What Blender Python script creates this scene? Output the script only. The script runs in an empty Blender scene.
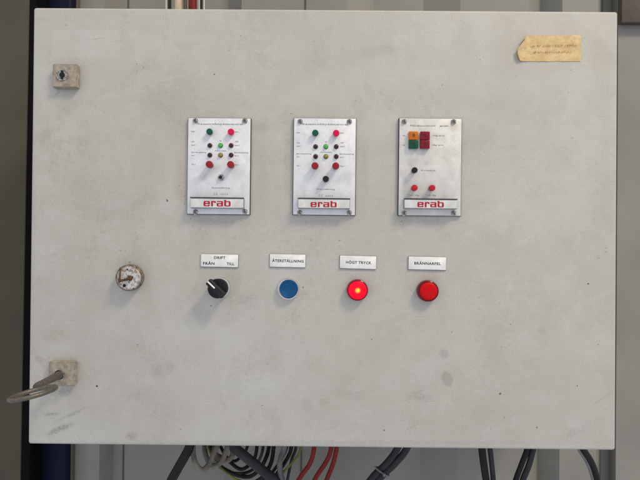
import bpy, bmesh, math, random
from mathutils import Vector, Matrix, Euler

random.seed(7)
SC = bpy.context.scene
COL = SC.collection
R = math.radians

# ------------------------------------------------------------------ camera
FPX = 497.08
CAM_LOC = Vector((-0.00103, -0.67997, -0.02078))
CAM_ROT = Euler((1.57665, -0.00914, 0.00426), 'XYZ')
cd = bpy.data.cameras.new('camera')
cd.sensor_width = 36; cd.lens = FPX / 640 * 36
cd.clip_start = 0.02; cd.clip_end = 50
cam = bpy.data.objects.new('camera', cd); COL.objects.link(cam)
cam.location = CAM_LOC; cam.rotation_euler = CAM_ROT
SC.camera = cam
SC.render.resolution_x = 1024; SC.render.resolution_y = 768

# ------------------------------------------------------------------ light
w = bpy.data.worlds.new('World'); SC.world = w; w.use_nodes = True
nt = w.node_tree; nt.nodes.clear()
tc = nt.nodes.new('ShaderNodeTexCoord'); sp = nt.nodes.new('ShaderNodeSeparateXYZ')
mr = nt.nodes.new('ShaderNodeMapRange'); mr.inputs['From Min'].default_value = -0.9; mr.inputs['From Max'].default_value = 0.7
rp = nt.nodes.new('ShaderNodeValToRGB')
rp.color_ramp.elements[0].color = (0.74, 0.79, 0.90, 1)
rp.color_ramp.elements[1].color = (0.98, 0.99, 1.02, 1)
bg = nt.nodes.new('ShaderNodeBackground'); bg.inputs['Strength'].default_value = 0.80
wo = nt.nodes.new('ShaderNodeOutputWorld')
nt.links.new(tc.outputs['Generated'], sp.inputs[0]); nt.links.new(sp.outputs['Z'], mr.inputs['Value'])
nt.links.new(mr.outputs[0], rp.inputs[0]); nt.links.new(rp.outputs[0], bg.inputs['Color']); nt.links.new(bg.outputs[0], wo.inputs[0])

def area(name, loc, target, size, sizey, power, col):
    l = bpy.data.lights.new(name, 'AREA'); l.shape = 'RECTANGLE'; l.size = size; l.size_y = sizey
    l.energy = power; l.color = col
    o = bpy.data.objects.new(name, l); COL.objects.link(o); o.location = loc
    o.rotation_euler = (Vector(target) - Vector(loc)).to_track_quat('-Z', 'Y').to_euler()
    return o
area('key_lamp', (2.53, -2.20, 3.85), (0.02, 0, 0), 1.05, 0.85, 160, (1.0, 0.86, 0.64))

SC.view_settings.view_transform = 'Standard'; SC.view_settings.look = 'None'
SC.view_settings.exposure = 0.0; SC.view_settings.gamma = 1.0
SC.render.engine = 'CYCLES'

# ------------------------------------------------------------------ helpers
CR = CAM_ROT.to_matrix()
def at(px, py, h=0.0):
    """point seen at photo pixel (px,py) lying h metres in front of the door plane"""
    d = CR @ Vector(((px - 320) / FPX, -(py - 240) / FPX, -1))
    t = (-h - CAM_LOC.y) / d.y
    return CAM_LOC + d * t
MM = 0.001
ORG = {}

def tag(o, label=None, cat=None, group=None, kind=None):
    if label: o['label'] = label
    if cat: o['category'] = cat
    if group: o['group'] = group
    if kind: o['kind'] = kind
    return o
def empty(name, loc):
    o = bpy.data.objects.new(name, None); COL.objects.link(o); o.empty_display_size = 0.02
    o.location = loc; ORG[o.name] = Vector(loc); return o

class MB:
    def __init__(s): s.v = []; s.f = []; s.m = []
    def add(s, vs, fs, m=0, M=None):
        b = len(s.v)
        s.v += [tuple(M @ Vector(v)) if M else tuple(v) for v in vs]
        s.f += [tuple(b + i for i in f) for f in fs]; s.m += [m] * len(fs)
    def bmadd(s, bm, m=0, M=None):
        bm.verts.index_update()
        s.add([v.co.copy() for v in bm.verts], [[v.index for v in f.verts] for f in bm.faces], m, M); bm.free()
    def box(s, c, d, bev=0.0, seg=2, m=0, M=None):
        bm = bmesh.new(); bmesh.ops.create_cube(bm, size=1)
        for v in bm.verts: v.co = Vector((v.co.x * d[0] + c[0], v.co.y * d[1] + c[1], v.co.z * d[2] + c[2]))
        if bev: bmesh.ops.bevel(bm, geom=list(bm.edges), offset=bev, segments=seg, profile=0.5, affect='EDGES')
        s.bmadd(bm, m, M)
    def lathe(s, o, prof, n=48, m=0, axis=None, closed=True, wob=None):
        """profile [(r,h)] turned round the axis (default: out of the door, -Y)"""
        q = Vector(axis).normalized().to_track_quat('Z', 'Y').to_matrix() if axis else Matrix(((1, 0, 0), (0, 0, -1), (0, 1, 0)))
        vs = []; fs = []
        for (r, h) in prof:
            for k in range(n):
                a = 2 * math.pi * k / n
                rr = r * (wob(a, h) if wob else 1)
                vs.append(Vector(o) + q @ Vector((rr * math.cos(a), rr * math.sin(a), h)))
        for i in range(len(prof) - 1):
            for k in range(n):
                k2 = (k + 1) % n
                fs.append((i * n + k, i * n + k2, (i + 1) * n + k2, (i + 1) * n + k))
        fs.append(tuple(range(n))[::-1]); fs.append(tuple((len(prof) - 1) * n + k for k in range(n)))
        s.add(vs, fs, m)
    def tube(s, pts, r, n=12, m=0, smooth=6, closed=False):
        P = [Vector(p) for p in pts]
        if smooth > 1:
            Q = []; N = len(P); rng = range(N if closed else N - 1)
            for i in rng:
                if closed: p0, p1, p2, p3 = P[(i - 1) % N], P[i], P[(i + 1) % N], P[(i + 2) % N]
                else: p0, p1, p2, p3 = P[max(i - 1, 0)], P[i], P[i + 1], P[min(i + 2, N - 1)]
                for k in range(smooth):
                    t = k / smooth
                    Q.append(0.5 * ((2 * p1) + (p2 - p0) * t + (2 * p0 - 5 * p1 + 4 * p2 - p3) * t * t + (3 * p1 - p0 - 3 * p2 + p3) * t ** 3))
            if not closed: Q.append(P[-1])
            P = Q
        N = len(P); nrm = None; vs = []
        for i in range(N):
            a = P[(i - 1) % N] if closed or i else P[0]
            b = P[(i + 1) % N] if closed or i < N - 1 else P[-1]
            t = (b - a).normalized()
            if nrm is None:
                nrm = t.cross(Vector((0.13, 1, 0.21))).normalized()
            nrm = (nrm - t * nrm.dot(t)).normalized(); bn = t.cross(nrm)
            rr = r[i * len(r) // N] if isinstance(r, (list, tuple)) else r
            for k in range(n):
                an = 2 * math.pi * k / n
                vs.append(P[i] + (nrm * math.cos(an) + bn * math.sin(an)) * rr)
        fs = []
        for i in range(N if closed else N - 1):
            j = (i + 1) % N
            for k in range(n):
                k2 = (k + 1) % n
                fs.append((i * n + k, i * n + k2, j * n + k2, j * n + k))
        if not closed:
            fs.append(tuple(range(n))[::-1]); fs.append(tuple((N - 1) * n + k for k in range(n)))
        s.add(vs, fs, m)
    def poly(s, pts, y0, y1, m=0):
        """closed outline in x,z given thickness y0..y1"""
        n = len(pts)
        vs = [(p[0], y0, p[1]) for p in pts] + [(p[0], y1, p[1]) for p in pts]
        fs = [tuple(range(n)), tuple(range(n, 2 * n))[::-1]] + [(i, i + n, (i + 1) % n + n, (i + 1) % n) for i in range(n)]
        s.add(vs, fs, m)
    def build(s, name, mats, parent=None, org=None, ang=35, smooth=True):
        me = bpy.data.meshes.new(name)
        if org is None:
            n = len(s.v); org = Vector((sum(v[0] for v in s.v) / n, sum(v[1] for v in s.v) / n, sum(v[2] for v in s.v) / n))
        org = Vector(org)
        me.from_pydata([tuple(Vector(v) - org) for v in s.v], [], s.f)
        if not isinstance(mats, (list, tuple)): mats = [mats]
        for m_ in mats: me.materials.append(m_)
        me.polygons.foreach_set('material_index', s.m)
        bm = bmesh.new(); bm.from_mesh(me); bmesh.ops.recalc_face_normals(bm, faces=bm.faces); bm.to_mesh(me); bm.free()
        me.polygons.foreach_set('use_smooth', [smooth] * len(me.polygons))
        if smooth:
            ar = sorted(p.area for p in me.polygons); med = ar[len(ar) // 2]
            for p in me.polygons:
                if p.area > 6 * med: p.use_smooth = False      # big flat faces keep their own normal
            me.set_sharp_from_angle(angle=R(ang))
        me.update()
        o = bpy.data.objects.new(name, me); COL.objects.link(o)
        ORG[o.name] = org
        if parent: o.parent = parent; o.location = org - ORG[parent.name]
        else: o.location = org
        return o

def text(mb, s_, c, size, y, m=0, align='CENTER', bold=0.0, rot=0.0, sx=1.0, space=1.0, xs=None):
    """printed lettering centred at (x,z)=c on the plane y (a 0.06 mm film of ink)"""
    cu = bpy.data.curves.new('t', 'FONT'); cu.body = s_; cu.size = size; cu.align_x = align; cu.align_y = 'CENTER'
    cu.offset = bold; cu.extrude = 0.00003; cu.space_character = space; cu.resolution_u = 3
    o = bpy.data.objects.new('t', cu); COL.objects.link(o)
    dg = bpy.context.evaluated_depsgraph_get()
    me = bpy.data.meshes.new_from_object(o.evaluated_get(dg))
    X = [v.co.x for v in me.vertices]
    if xs and X: sx = xs / (max(X) - min(X))
    cr, sr = math.cos(rot), math.sin(rot)
    vs = []
    for v in me.vertices:
        x, z = v.co.x * sx, v.co.y
        vs.append((c[0] + x * cr - z * sr, y - v.co.z - 0.00003, c[1] + x * sr + z * cr))
    mb.add(vs, [tuple(p.vertices) for p in me.polygons], m)
    bpy.data.objects.remove(o); bpy.data.curves.remove(cu); bpy.data.meshes.remove(me)

def raster(mb, fn, c, wid, hei, y, m=0, n=44, rot=0.0, y2=None):
    """fill of a 2-D shape fn(u,v)->bool, u in 0..wid/hei*1, v in 0..1 in thin rows"""
    asp = wid / hei; cols = int(n * asp) * 2; cr, sr = math.cos(rot), math.sin(rot)
    def P(u, v):
        x = (u - asp / 2) * hei; z = (v - .5) * hei
        return (c[0] + x * cr - z * sr, y, c[1] + x * sr + z * cr)
    for r in range(n):
        v0, v1 = r / n, (r + 1) / n; run = None
        for k in range(cols + 1):
            u = (k + .5) / cols * asp
            ins = k < cols and fn(u, (v0 + v1) / 2)
            if ins and run is None: run = k / cols * asp
            if not ins and run is not None:
                e = k / cols * asp
                mb.add([P(run, v0), P(e, v0), P(e, v1), P(run, v1)], [(0, 1, 2, 3)], m); run = None

def rr(u, v, x0, y0, x1, y1, r):
    if u < x0 or u > x1 or v < y0 or v > y1: return False
    dx = max(x0 + r - u, u - (x1 - r), 0); dy = max(y0 + r - v, v - (y1 - r), 0)
    return dx * dx + dy * dy <= r * r
def erab_shape(u, v):
    # four wide squarish lower-case letters, ascender of the b reaches v=1
    xh = .80; wl = .92; g = .17; st = .27; hs = .155
    def e(x): return (rr(x, v, 0, 0, wl, xh, .2) and not rr(x, v, st, .49, wl - st, xh - hs, .05)
                      and not (x > st and .155 < v < .335 and not (x > wl - st and v < .24)) and not (x > wl - st - .001 and .24 <= v < .335))
    def r_(x): return (rr(x, v, 0, 0, .70, xh, .17) and (x < st or (v > xh - hs - .02) or (x > .44 and v > xh - .27))) or (0 <= x < .2 and (v < .2 or .6 < v < xh))
    def a(x): return (rr(x, v, 0, 0, wl, xh, .17) or (wl - .2 < x < wl and v < .2)) and not rr(x, v, st, hs, wl - st, .345, .05) \
        and not (x < wl - st and .49 < v < xh - hs) and not (x < .04 and v > .44)
    def b(x): return (rr(x, v, 0, 0, wl, xh, .2) or (0 <= x < st and .2 < v <= 1.0)) and not rr(x, v, st, hs, wl - st, xh - hs, .06)
    x = u
    if x < wl: return e(x)
    x -= wl + g
    if 0 <= x < .72: return r_(x)
    x -= .70 + g * .55
    if 0 <= x < wl: return a(x)
    x -= wl + g
    return 0 <= x < wl and b(x)
ERAB_ASP = .92 * 3 + .70 + .17 * 2.55
def ce_shape(u, v):
    def ring(cx): 
        d = math.hypot(u - cx, v - .5); return .36 < d <= .5 and u < cx + .12
    return ring(.5) or ring(1.45) or (abs(v - .5) < .07 and 1.0 < u < 1.45)

# ------------------------------------------------------------------ materials
def newmat(name):
    m = bpy.data.materials.new(name); m.use_nodes = True
    return m, m.node_tree, m.node_tree.nodes['Principled BSDF']
def plain(name, col, rough=.5, metal=0.0, spec=.28, var=.12, scale=60, bump=0.0, bscale=400, emit=None, estr=0, coat=0.0, dirt=None):
    m, t, b = newmat(name)
    n = t.nodes.new('ShaderNodeTexNoise'); n.inputs['Scale'].default_value = scale; n.inputs['Detail'].default_value = 5
    c = t.nodes.new('ShaderNodeTexCoord'); t.links.new(c.outputs['Object'], n.inputs['Vector'])
    r = t.nodes.new('ShaderNodeValToRGB'); r.color_ramp.elements[0].position = .3; r.color_ramp.elements[1].position = .7
    r.color_ramp.elements[0].color = tuple(x * (1 - var) for x in (dirt or col)) + (1,)
    r.color_ramp.elements[1].color = tuple(min(x * (1 + var), 1) for x in col) + (1,)
    t.links.new(n.outputs['Fac'], r.inputs[0]); t.links.new(r.outputs[0], b.inputs['Base Color'])
    b.inputs['Roughness'].default_value = rough; b.inputs['Metallic'].default_value = metal
    b.inputs['Specular IOR Level'].default_value = spec; b.inputs['Coat Weight'].default_value = coat
    if bump:
        n2 = t.nodes.new('ShaderNodeTexNoise'); n2.inputs['Scale'].default_value = bscale; n2.inputs['Detail'].default_value = 3
        t.links.new(c.outputs['Object'], n2.inputs['Vector'])
        bp = t.nodes.new('ShaderNodeBump'); bp.inputs['Strength'].default_value = bump; bp.inputs['Distance'].default_value = 0.0006
        t.links.new(n2.outputs['Fac'], bp.inputs['Height']); t.links.new(bp.outputs[0], b.inputs['Normal'])
    if emit:
        b.inputs['Emission Color'].default_value = emit + (1,); b.inputs['Emission Strength'].default_value = estr
    return m

class G:  # tiny node-graph helper working on a material in world (geometry position) space
    def __init__(s, t):
        s.t = t
        s.pos = t.nodes.new('ShaderNodeNewGeometry').outputs['Position']
    def link(s, a, b): s.t.links.new(a, b)
    def noise(s, scale, detail=4, rough=.5, vec=None, sc3=None, dist=0.0):
        v = vec or s.pos
        if sc3:
            mp = s.t.nodes.new('ShaderNodeMapping'); mp.inputs['Scale'].default_value = sc3; s.link(v, mp.inputs[0]); v = mp.outputs[0]
        n = s.t.nodes.new('ShaderNodeTexNoise'); n.inputs['Scale'].default_value = scale; n.inputs['Detail'].default_value = detail
        n.inputs['Roughness'].default_value = rough; n.inputs['Distortion'].default_value = dist
        s.link(v, n.inputs['Vector']); return n.outputs['Fac']
    def rng(s, a, lo, hi, o0=0.0, o1=1.0, smooth=True):
        n = s.t.nodes.new('ShaderNodeMapRange'); n.interpolation_type = 'SMOOTHSTEP' if smooth else 'LINEAR'
        for i, v in zip(('From Min', 'From Max', 'To Min', 'To Max'), (lo, hi, o0, o1)): n.inputs[i].default_value = v
        s.link(a, n.inputs['Value']); return n.outputs[0]
    def math(s, op, a, b=None):
        n = s.t.nodes.new('ShaderNodeMath'); n.operation = op
        for i, x in enumerate((a, b)):
            if x is None: continue
            if isinstance(x, (int, float)): n.inputs[i].default_value = x
            else: s.link(x, n.inputs[i])
        return n.outputs[0]
    def mix(s, fac, a, b, mode='MIX'):
        n = s.t.nodes.new('ShaderNodeMix'); n.data_type = 'RGBA'; n.blend_type = mode
        for i, x in zip((0, 6, 7), (fac, a, b)):
            if isinstance(x, (int, float)): n.inputs[i].default_value = x
            elif isinstance(x, tuple): n.inputs[i].default_value = x + (1,)
            else: s.link(x, n.inputs[i])
        return n.outputs[2]
    def spot(s, c, rx, rz, ang=0.0, warp=None, soft=.6):
        """elliptical mask, 1 inside; c=(x,z) world"""
        v = warp or s.pos
        sb = s.t.nodes.new('ShaderNodeVectorMath'); sb.operation = 'SUBTRACT'; s.link(v, sb.inputs[0]); sb.inputs[1].default_value = (c[0], 0, c[1])
        ro = s.t.nodes.new('ShaderNodeVectorRotate'); ro.rotation_type = 'Y_AXIS'; ro.inputs['Angle'].default_value = ang; s.link(sb.outputs[0], ro.inputs['Vector'])
        mu = s.t.nodes.new('ShaderNodeVectorMath'); mu.operation = 'MULTIPLY'; s.link(ro.outputs[0], mu.inputs[0]); mu.inputs[1].default_value = (1 / rx, 0, 1 / rz)
        le = s.t.nodes.new('ShaderNodeVectorMath'); le.operation = 'LENGTH'; s.link(mu.outputs[0], le.inputs[0])
        return s.rng(le.outputs['Value'], 1 - soft, 1 + soft * .3, 1, 0)
    def warp(s, scale, amt):
        n = s.t.nodes.new('ShaderNodeTexNoise'); n.inputs['Scale'].default_value = scale; n.inputs['Detail'].default_value = 3
        s.link(s.pos, n.inputs['Vector'])
        a = s.t.nodes.new('ShaderNodeVectorMath'); a.operation = 'MULTIPLY_ADD'; s.link(n.outputs['Color'], a.inputs[0])
        a.inputs[1].default_value = (amt, 0, amt); s.link(s.pos, a.inputs[2])
        b = s.t.nodes.new('ShaderNodeVectorMath'); b.operation = 'SUBTRACT'; s.link(a.outputs[0], b.inputs[0]); b.inputs[1].default_value = (amt / 2, 0, amt / 2)
        return b.outputs[0]

def xz(px, py, h=0): p = at(px, py, h); return (p.x, p.z)
PX = 1.364 * MM   # one photo pixel on the door plane

def door_material():
    m, t, b = newmat('worn_grey_powder_coat'); g = G(t)
    big = g.noise(5, 4, .6); med = g.noise(22, 6, .65); fine = g.noise(520, 2, .6); grit = g.noise(1300, 1, .5)
    col = g.mix(g.rng(big, .35, .65), (.478, .458, .415), (.522, .507, .468))
    col = g.mix(g.rng(med, .35, .7, 0, .55), col, (.425, .402, .358))
    col = g.mix(g.rng(fine, .36, .64, .0, .34), col, (.365, .355, .33))
    col = g.mix(g.rng(grit, .42, .7, .0, .28), col, (.58, .575, .55))
    # cloudy handling grime, heavier towards the left and lower half
    sep = t.nodes.new('ShaderNodeSeparateXYZ'); g.link(g.pos, sep.inputs[0])
    hand = g.math('MULTIPLY', g.math('MULTIPLY', g.rng(g.noise(15, 8, .78, dist=.4), .48, .70), g.rng(g.noise(210, 4, .75), .34, .62, .25, 1.0)), g.rng(sep.outputs['X'], -.45, .45, 1.0, .35))
    col = g.mix(g.math('MULTIPLY', hand, .55), col, (.33, .305, .26))
    pale = g.math('MULTIPLY', g.rng(g.noise(13, 8, .78, sc3=(1, 1, 1.4), dist=.5), .50, .72, 0, .55), g.rng(g.noise(260, 4, .7), .34, .62, .35, 1.0))
    col = g.mix(pale, col, (.55, .55, .54))
    # small tan speckle dirt
    tan = g.math('MULTIPLY', g.rng(g.noise(170, 5, .8), .52, .70), g.rng(g.noise(8, 4, .6), .40, .62, .15, 1.0))
    col = g.mix(g.math('MULTIPLY', tan, .50), col, (.345, .305, .245))
    vo = t.nodes.new('ShaderNodeTexVoronoi'); vo.inputs['Scale'].default_value = 95; g.link(g.pos, vo.inputs['Vector'])
    spk = g.math('MULTIPLY', g.rng(vo.outputs['Distance'], .05, .14, 1, 0), g.rng(g.noise(14, 3, .5), .56, .66))
    col = g.mix(g.math('MULTIPLY', spk, .55), col, (.16, .14, .11))
    wp = g.warp(60, .012); wf = g.warp(160, .005)
    D = (.20, .195, .175)
    marks = [  # px, py, rx, ry (px), angle deg, strength, colour, warp
        (447, 379, 6, 8.5, 20, .75, (.27, .26, .235), wf), (444, 354, 5.5, 5.5, 35, .50, (.27, .27, .25), wf), (542, 331, 5, 3.5, 0, .25, (.28, .27, .25), wf),
        (307, 405, 5, 8, 15, .30, (.29, .285, .265), wf), (324, 402, 5, 4, 0, .18, D, wf), (136, 395, 6, 7, 0, .22, (.29, .28, .26), wf),
        (157, 371, 8, 8, 0, .22, D, wp), (170, 366, 7, 6, 0, .2, D, wp), (60, 429, 17, 3.4, 22, .50, D, wf), (72, 414, 18, 2.0, 25, .30, D, wf), (52, 414, 9, 1.8, 5, .45, D, wf),
        (131, 436, 7, 5, 0, .42, (.26, .23, .18), wf), (39, 359, 4, 5, 60, .30, D, wf), (175, 100, 50, 30, 10, .10, D, wp), (110, 200, 60, 30, -20, .10, D, wp), (77, 70, 26, 20, 0, .12, (.36, .30, .26), wp),
        (180, 130, 14, 18, 30, .20, (.33, .29, .23), wf), (181, 180, 8, 30, 0, .18, (.30, .27, .22), wf), (262, 170, 7, 40, 0, .18, (.33, .29, .23), wf), (262, 126, 12, 8, 20, .22, (.28, .25, .2), wf),
        (288, 160, 5, 38, 0, .16, D, wf), (365, 170, 6, 40, 0, .12, D, wf), (220, 222, 34, 7, 0, .20, (.28, .27, .26), wp), (325, 223, 34, 6, 0, .15, D, wp), (430, 222, 34, 6, 0, .12, D, wp),
        (232, 282, 12, 16, 0, .22, (.36, .31, .22), wf), (300, 281, 10, 13, 0, .16, (.40, .34, .24), wf), (371, 286, 8, 14, 0, .15, (.40, .33, .26), wf), (429, 277, 14, 7, 0, .16, (.36, .31, .26), wf),
        (250, 300, 14, 10, 0, .15, D, wp), (200, 292, 16, 10, 30, .12, D, wp), (128, 262, 22, 12, 0, .14, (.33, .30, .25), wp), (96, 290, 20, 14, 0, .12, D, wp),
        (420, 397, 14, 5, -8, .16, D, wf), (350, 395, 26, 6, -10, .10, D, wf), (330, 60, 50, 14, 5, .08, D, wp), (380, 50, 30, 7, 5, .10, D, wp),
        (35, 20, 22, 4, 0, .14, (.33, .28, .22), wf), (580, 430, 30, 6, 25, .12, D, wf), (606, 130, 6, 90, 0, .10, (.36, .34, .3), wf), (32, 250, 4, 190, 0, .16, (.30, .28, .25), wf), (320, 443, 300, 3.5, .7, .22, (.31, .30, .28), wf),
        (60, 396, 22, 5, 30, .18, D, wp), (62, 392, 16, 6, 0, .18, D, wp), (412, 150, 220, 8, 3, .06, D, wp),
    ]
    brk = g.rng(g.noise(240, 4, .75), .36, .60, .45, 1.45)
    for (px, py, rx, ry, an, st, cc, wv) in marks:
        finger = rx < 6.5 and ry < 9 and 320 < py < 412     # thumb prints: even tone, clear outline
        mk = g.spot(xz(px, py), rx * PX * 1.0, ry * PX * 1.0, R(an), wv, .32 if finger else .8)
        col = g.mix(g.math('MULTIPLY', mk if finger else g.math('MULTIPLY', mk, brk), st * (.62 if finger else 1)), col, cc)
    # pale wiped halos and the ghost of a removed sticker
    for (px, py, rx, ry, st) in ((288, 270, 34, 26, .30), (62, 350, 24, 12, .45), (215, 330, 50, 30, .16), (505, 200, 70, 50, .16), (250, 390, 60, 25, .22), (150, 40, 60, 10, .15)):
        col = g.mix(g.math('MULTIPLY', g.spot(xz(px, py), rx * PX, ry * PX, 0, wp, .9), st), col, (.56, .56, .55))
    gx, gz = xz(86, 44)
    for (sx_, sz_, st) in ((34, 13.5, .30),):
        dx = g.math('ABSOLUTE', g.math('SUBTRACT', sep.outputs['X'], gx)); dz = g.math('ABSOLUTE', g.math('SUBTRACT', sep.outputs['Z'], gz))
        mk = g.math('MULTIPLY', g.rng(dx, sx_ * PX, sx_ * PX + .0015, 1, 0), g.rng(dz, sz_ * PX, sz_ * PX + .0015, 1, 0))
        col = g.mix(g.math('MULTIPLY', mk, st), col, (.53, .53, .51))
    gx, gz = xz(547, 136)
    dx = g.math('ABSOLUTE', g.math('SUBTRACT', sep.outputs['X'], gx)); dz = g.math('ABSOLUTE', g.math('SUBTRACT', sep.outputs['Z'], gz))
    mk = g.math('MULTIPLY', g.rng(dx, 50 * PX, 50 * PX + .0015, 1, 0), g.rng(dz, 10 * PX, 10 * PX + .0015, 1, 0))
    col = g.mix(g.math('MULTIPLY', mk, .16), col, (.53, .52, .50))
    # dark chips and hairline scratches
    for (px, py, r_, st) in ((588, 284, .9, .9), (500, 394, 1.2, .8), (97, 386, 1.1, .95), (537, 428, .9, .8), (577, 386, .7, .7), (167, 200, 1.2, .8), (214, 75, .9, .7), (571, 70, .8, .6), (577, 59, .6, .5), (572, 138, .7, .5), (508, 88, .6, .5),
                             (384, 430, .9, .7), (372, 339, .8, .7), (452, 332, .7, .6), (227, 120, 1.4, .6), (138, 345, .8, .5), (262, 405, .7, .6), (229, 50, .6, .5), (303, 287, .9, .7), (66, 25, .8, .5), (211, 306, .9, .6), (480, 60, .6, .5),
                             (205, 262, .6, .5), (460, 150, .5, .5), (340, 240, .7, .5), (130, 262, .8, .6), (100, 330, .6, .5), (530, 240, .6, .45), (560, 320, .5, .45), (490, 430, .6, .5), (180, 430, .6, .5), (598, 345, .7, .5)):
        col = g.mix(g.math('MULTIPLY', g.spot(xz(px, py), r_ * PX * 1.2, r_ * PX, 0, wf, .5), st), col, (.05, .047, .042))
    for (px, py, L, an, st) in ((98, 39, 8, -8, .6), (118, 41, 9, -4, .35), (420, 391, 12, -14, .4), (410, 399, 10, -18, .35), (430, 402, 11, -10, .35), (412, 427, 12, -25, .4), (404, 420, 8, -20, .3), (470, 370, 14, -30, .2), (600, 400, 14, -35, .35),
                                (486, 385, 22, 55, .2), (150, 300, 30, -12, .16), (330, 428, 14, -16, .3), (360, 392, 20, -12, .25), (536, 200, 20, 20, .15), (70, 320, 16, 5, .2), (250, 240, 22, 3, .12)):
        col = g.mix(g.math('MULTIPLY', g.math('MULTIPLY', g.spot(xz(px, py), L * PX, .42 * PX, R(-an), g.warp(40, .004), .6), brk), st * .65), col, (.16, .15, .135))
    t.links.new(col, b.inputs['Base Color'])
    b.inputs['Specular IOR Level'].default_value = .25
    g.link(g.rng(med, .3, .7, .48, .66), b.inputs['Roughness'])
    bp = t.nodes.new('ShaderNodeBump'); bp.inputs['Strength'].default_value = .32; bp.inputs['Distance'].default_value = .0005
    h = g.math('ADD', g.noise(430, 3, .6), g.math('MULTIPLY', big, 3.0)); g.link(h, bp.inputs['Height']); g.link(bp.outputs[0], b.inputs['Normal'])
    return m

def plate_material(name, c0, c1, dirt, spots=()):
    m, t, b = newmat(name); g = G(t)
    n1 = g.noise(45, 6, .7, dist=.8); n2 = g.noise(160, 5, .7, sc3=(1, 1, .5)); n3 = g.noise(900, 2, .5)
    col = g.mix(g.rng(n1, .38, .66), c0, c1)
    col = g.mix(g.rng(n2, .52, .74, 0, .30), col, dirt)
    col = g.mix(g.rng(n3, .45, .7, 0, .15), col, dirt)
    for (px, py, rx, ry, an, st) in spots:
        col = g.mix(g.math('MULTIPLY', g.spot(xz(px, py), rx * PX, ry * PX, R(an), g.warp(90, .006), .8), st), col, dirt)
    g.link(col, b.inputs['Base Color']); b.inputs['Metallic'].default_value = .08
    g.link(g.rng(n1, .3, .7, .34, .5), b.inputs['Roughness']); return m

M_door = door_material()
M_body = plain('grey_body_paint', (.40, .395, .37), .5, var=.1)
M_black = plain('black_rubber', (.003, .003, .0035), .8, spec=.1, var=.3)
M_plate = plate_material('satin_panel_metal', (.70, .705, .73), (.80, .805, .83), (.48, .47, .47),
                         ((213, 172, 16, 5, 35, .5), (203, 178, 12, 4, 30, .35), (238, 172, 10, 10, 0, .35), (205, 205, 8, 10, 0, .3), (316, 175, 10, 3, 40, .3), (340, 180, 8, 5, 30, .35), (347, 178, 5, 10, 0, .3)))
M_plate2 = plate_material('warm_satin_panel_metal', (.62, .61, .58), (.72, .71, .68), (.38, .36, .32),
                          ((452, 127, 5, 7, 20, .5), (412, 162, 7, 7, 0, .3), (405, 190, 4, 20, 0, .3), (426, 164, 3, 3, 0, .3)))
M_frame = plain('black_module_frame', (.022, .022, .025), .5, var=.3)
M_badge = plain('off_white_badge', (.68, .68, .67), .4, var=.06, scale=90, dirt=(.58, .57, .55))
M_badgeedge = plain('dark_badge_edge', (.07, .07, .07), .4, var=.2)
M_redink = plain('red_logo_ink', (.40, .010, .030), .5, var=.1)
M_ink = plain('grey_ink', (.21, .21, .23), .6, var=.4, scale=700, dirt=(.34, .34, .36))
M_ink2 = plain('dark_ink', (.035, .035, .04), .6, var=.3, scale=500)
M_screw = plain('dull_zinc_screw', (.48, .47, .44), .32, 1.0, var=.3, scale=500, dirt=(.12, .11, .10))
M_dark = plain('recess_black', (.01, .01, .01), .6, var=.2)
M_chrome = plain('bright_chrome_ring', (.78, .77, .75), .16, 1.0, var=.1, scale=120)
M_blk = plain('black_plastic', (.008, .008, .010), .42, var=.3, scale=150)
M_blk2 = plain('soft_black_plastic', (.014, .014, .015), .5, var=.4, scale=250)
M_white = plain('white_pointer_paint', (.80, .80, .76), .45, var=.05)
M_label = plain('white_engraved_plate', (.84, .84, .83), .6, var=.05, scale=80, dirt=(.72, .72, .70))
M_labeledge = plain('grey_plate_edge', (.16, .16, .17), .5)
M_green = plain('dark_green_lens', (.0, .085, .058), .25, coat=.12, var=.2, scale=300)
M_mag = plain('lit_crimson_lens', (.52, .0, .055), .25, coat=.12, var=.1, scale=300, emit=(.9, .01, .10), estr=.12)
M_ledoff = plain('dark_maroon_lens', (.05, .008, .014), .2, coat=.15, var=.3, scale=500)
M_ledgreen = plain('lit_green_lens', (.03, .38, .04), .2, coat=.15, var=.2, scale=500, emit=(.08, .75, .10), estr=.14)
M_ledyel = plain('amber_lens', (.30, .24, .04), .25, coat=.12, var=.3, scale=500)
M_redcap = plain('worn_red_cap', (.28, .013, .022), .38, var=.18, scale=300)
M_redcap2 = plain('bright_red_cap', (.48, .012, .022), .34, var=.14, scale=300)
M_blackcap = plain('black_cap', (.010, .010, .011), .4, var=.3)
M_orange = plain('orange_window', (.54, .135, .003), .3, coat=.12, var=.15, scale=200)
M_greenw = plain('green_window', (.001, .07, .035), .3, coat=.12, var=.2, scale=200)
M_redw = plain('ruby_window', (.20, .003, .014), .3, coat=.12, var=.2, scale=200)
M_legend = plain('window_legend_ink', (.045, .012, .010), .5)
M_paper = None
M_tan = plain('aged_beige_plastic', (.36, .315, .255), .5, var=.18, scale=170, dirt=(.27, .225, .17), bump=.3)
M_keym = plain('dull_brown_steel', (.140, .124, .105), .42, .5, var=.15, scale=420, dirt=(.115, .098, .08), bump=.25, bscale=700)
M_worn = plain('worn_bright_steel', (.55, .54, .52), .35, .8, var=.25, scale=200)

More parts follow.
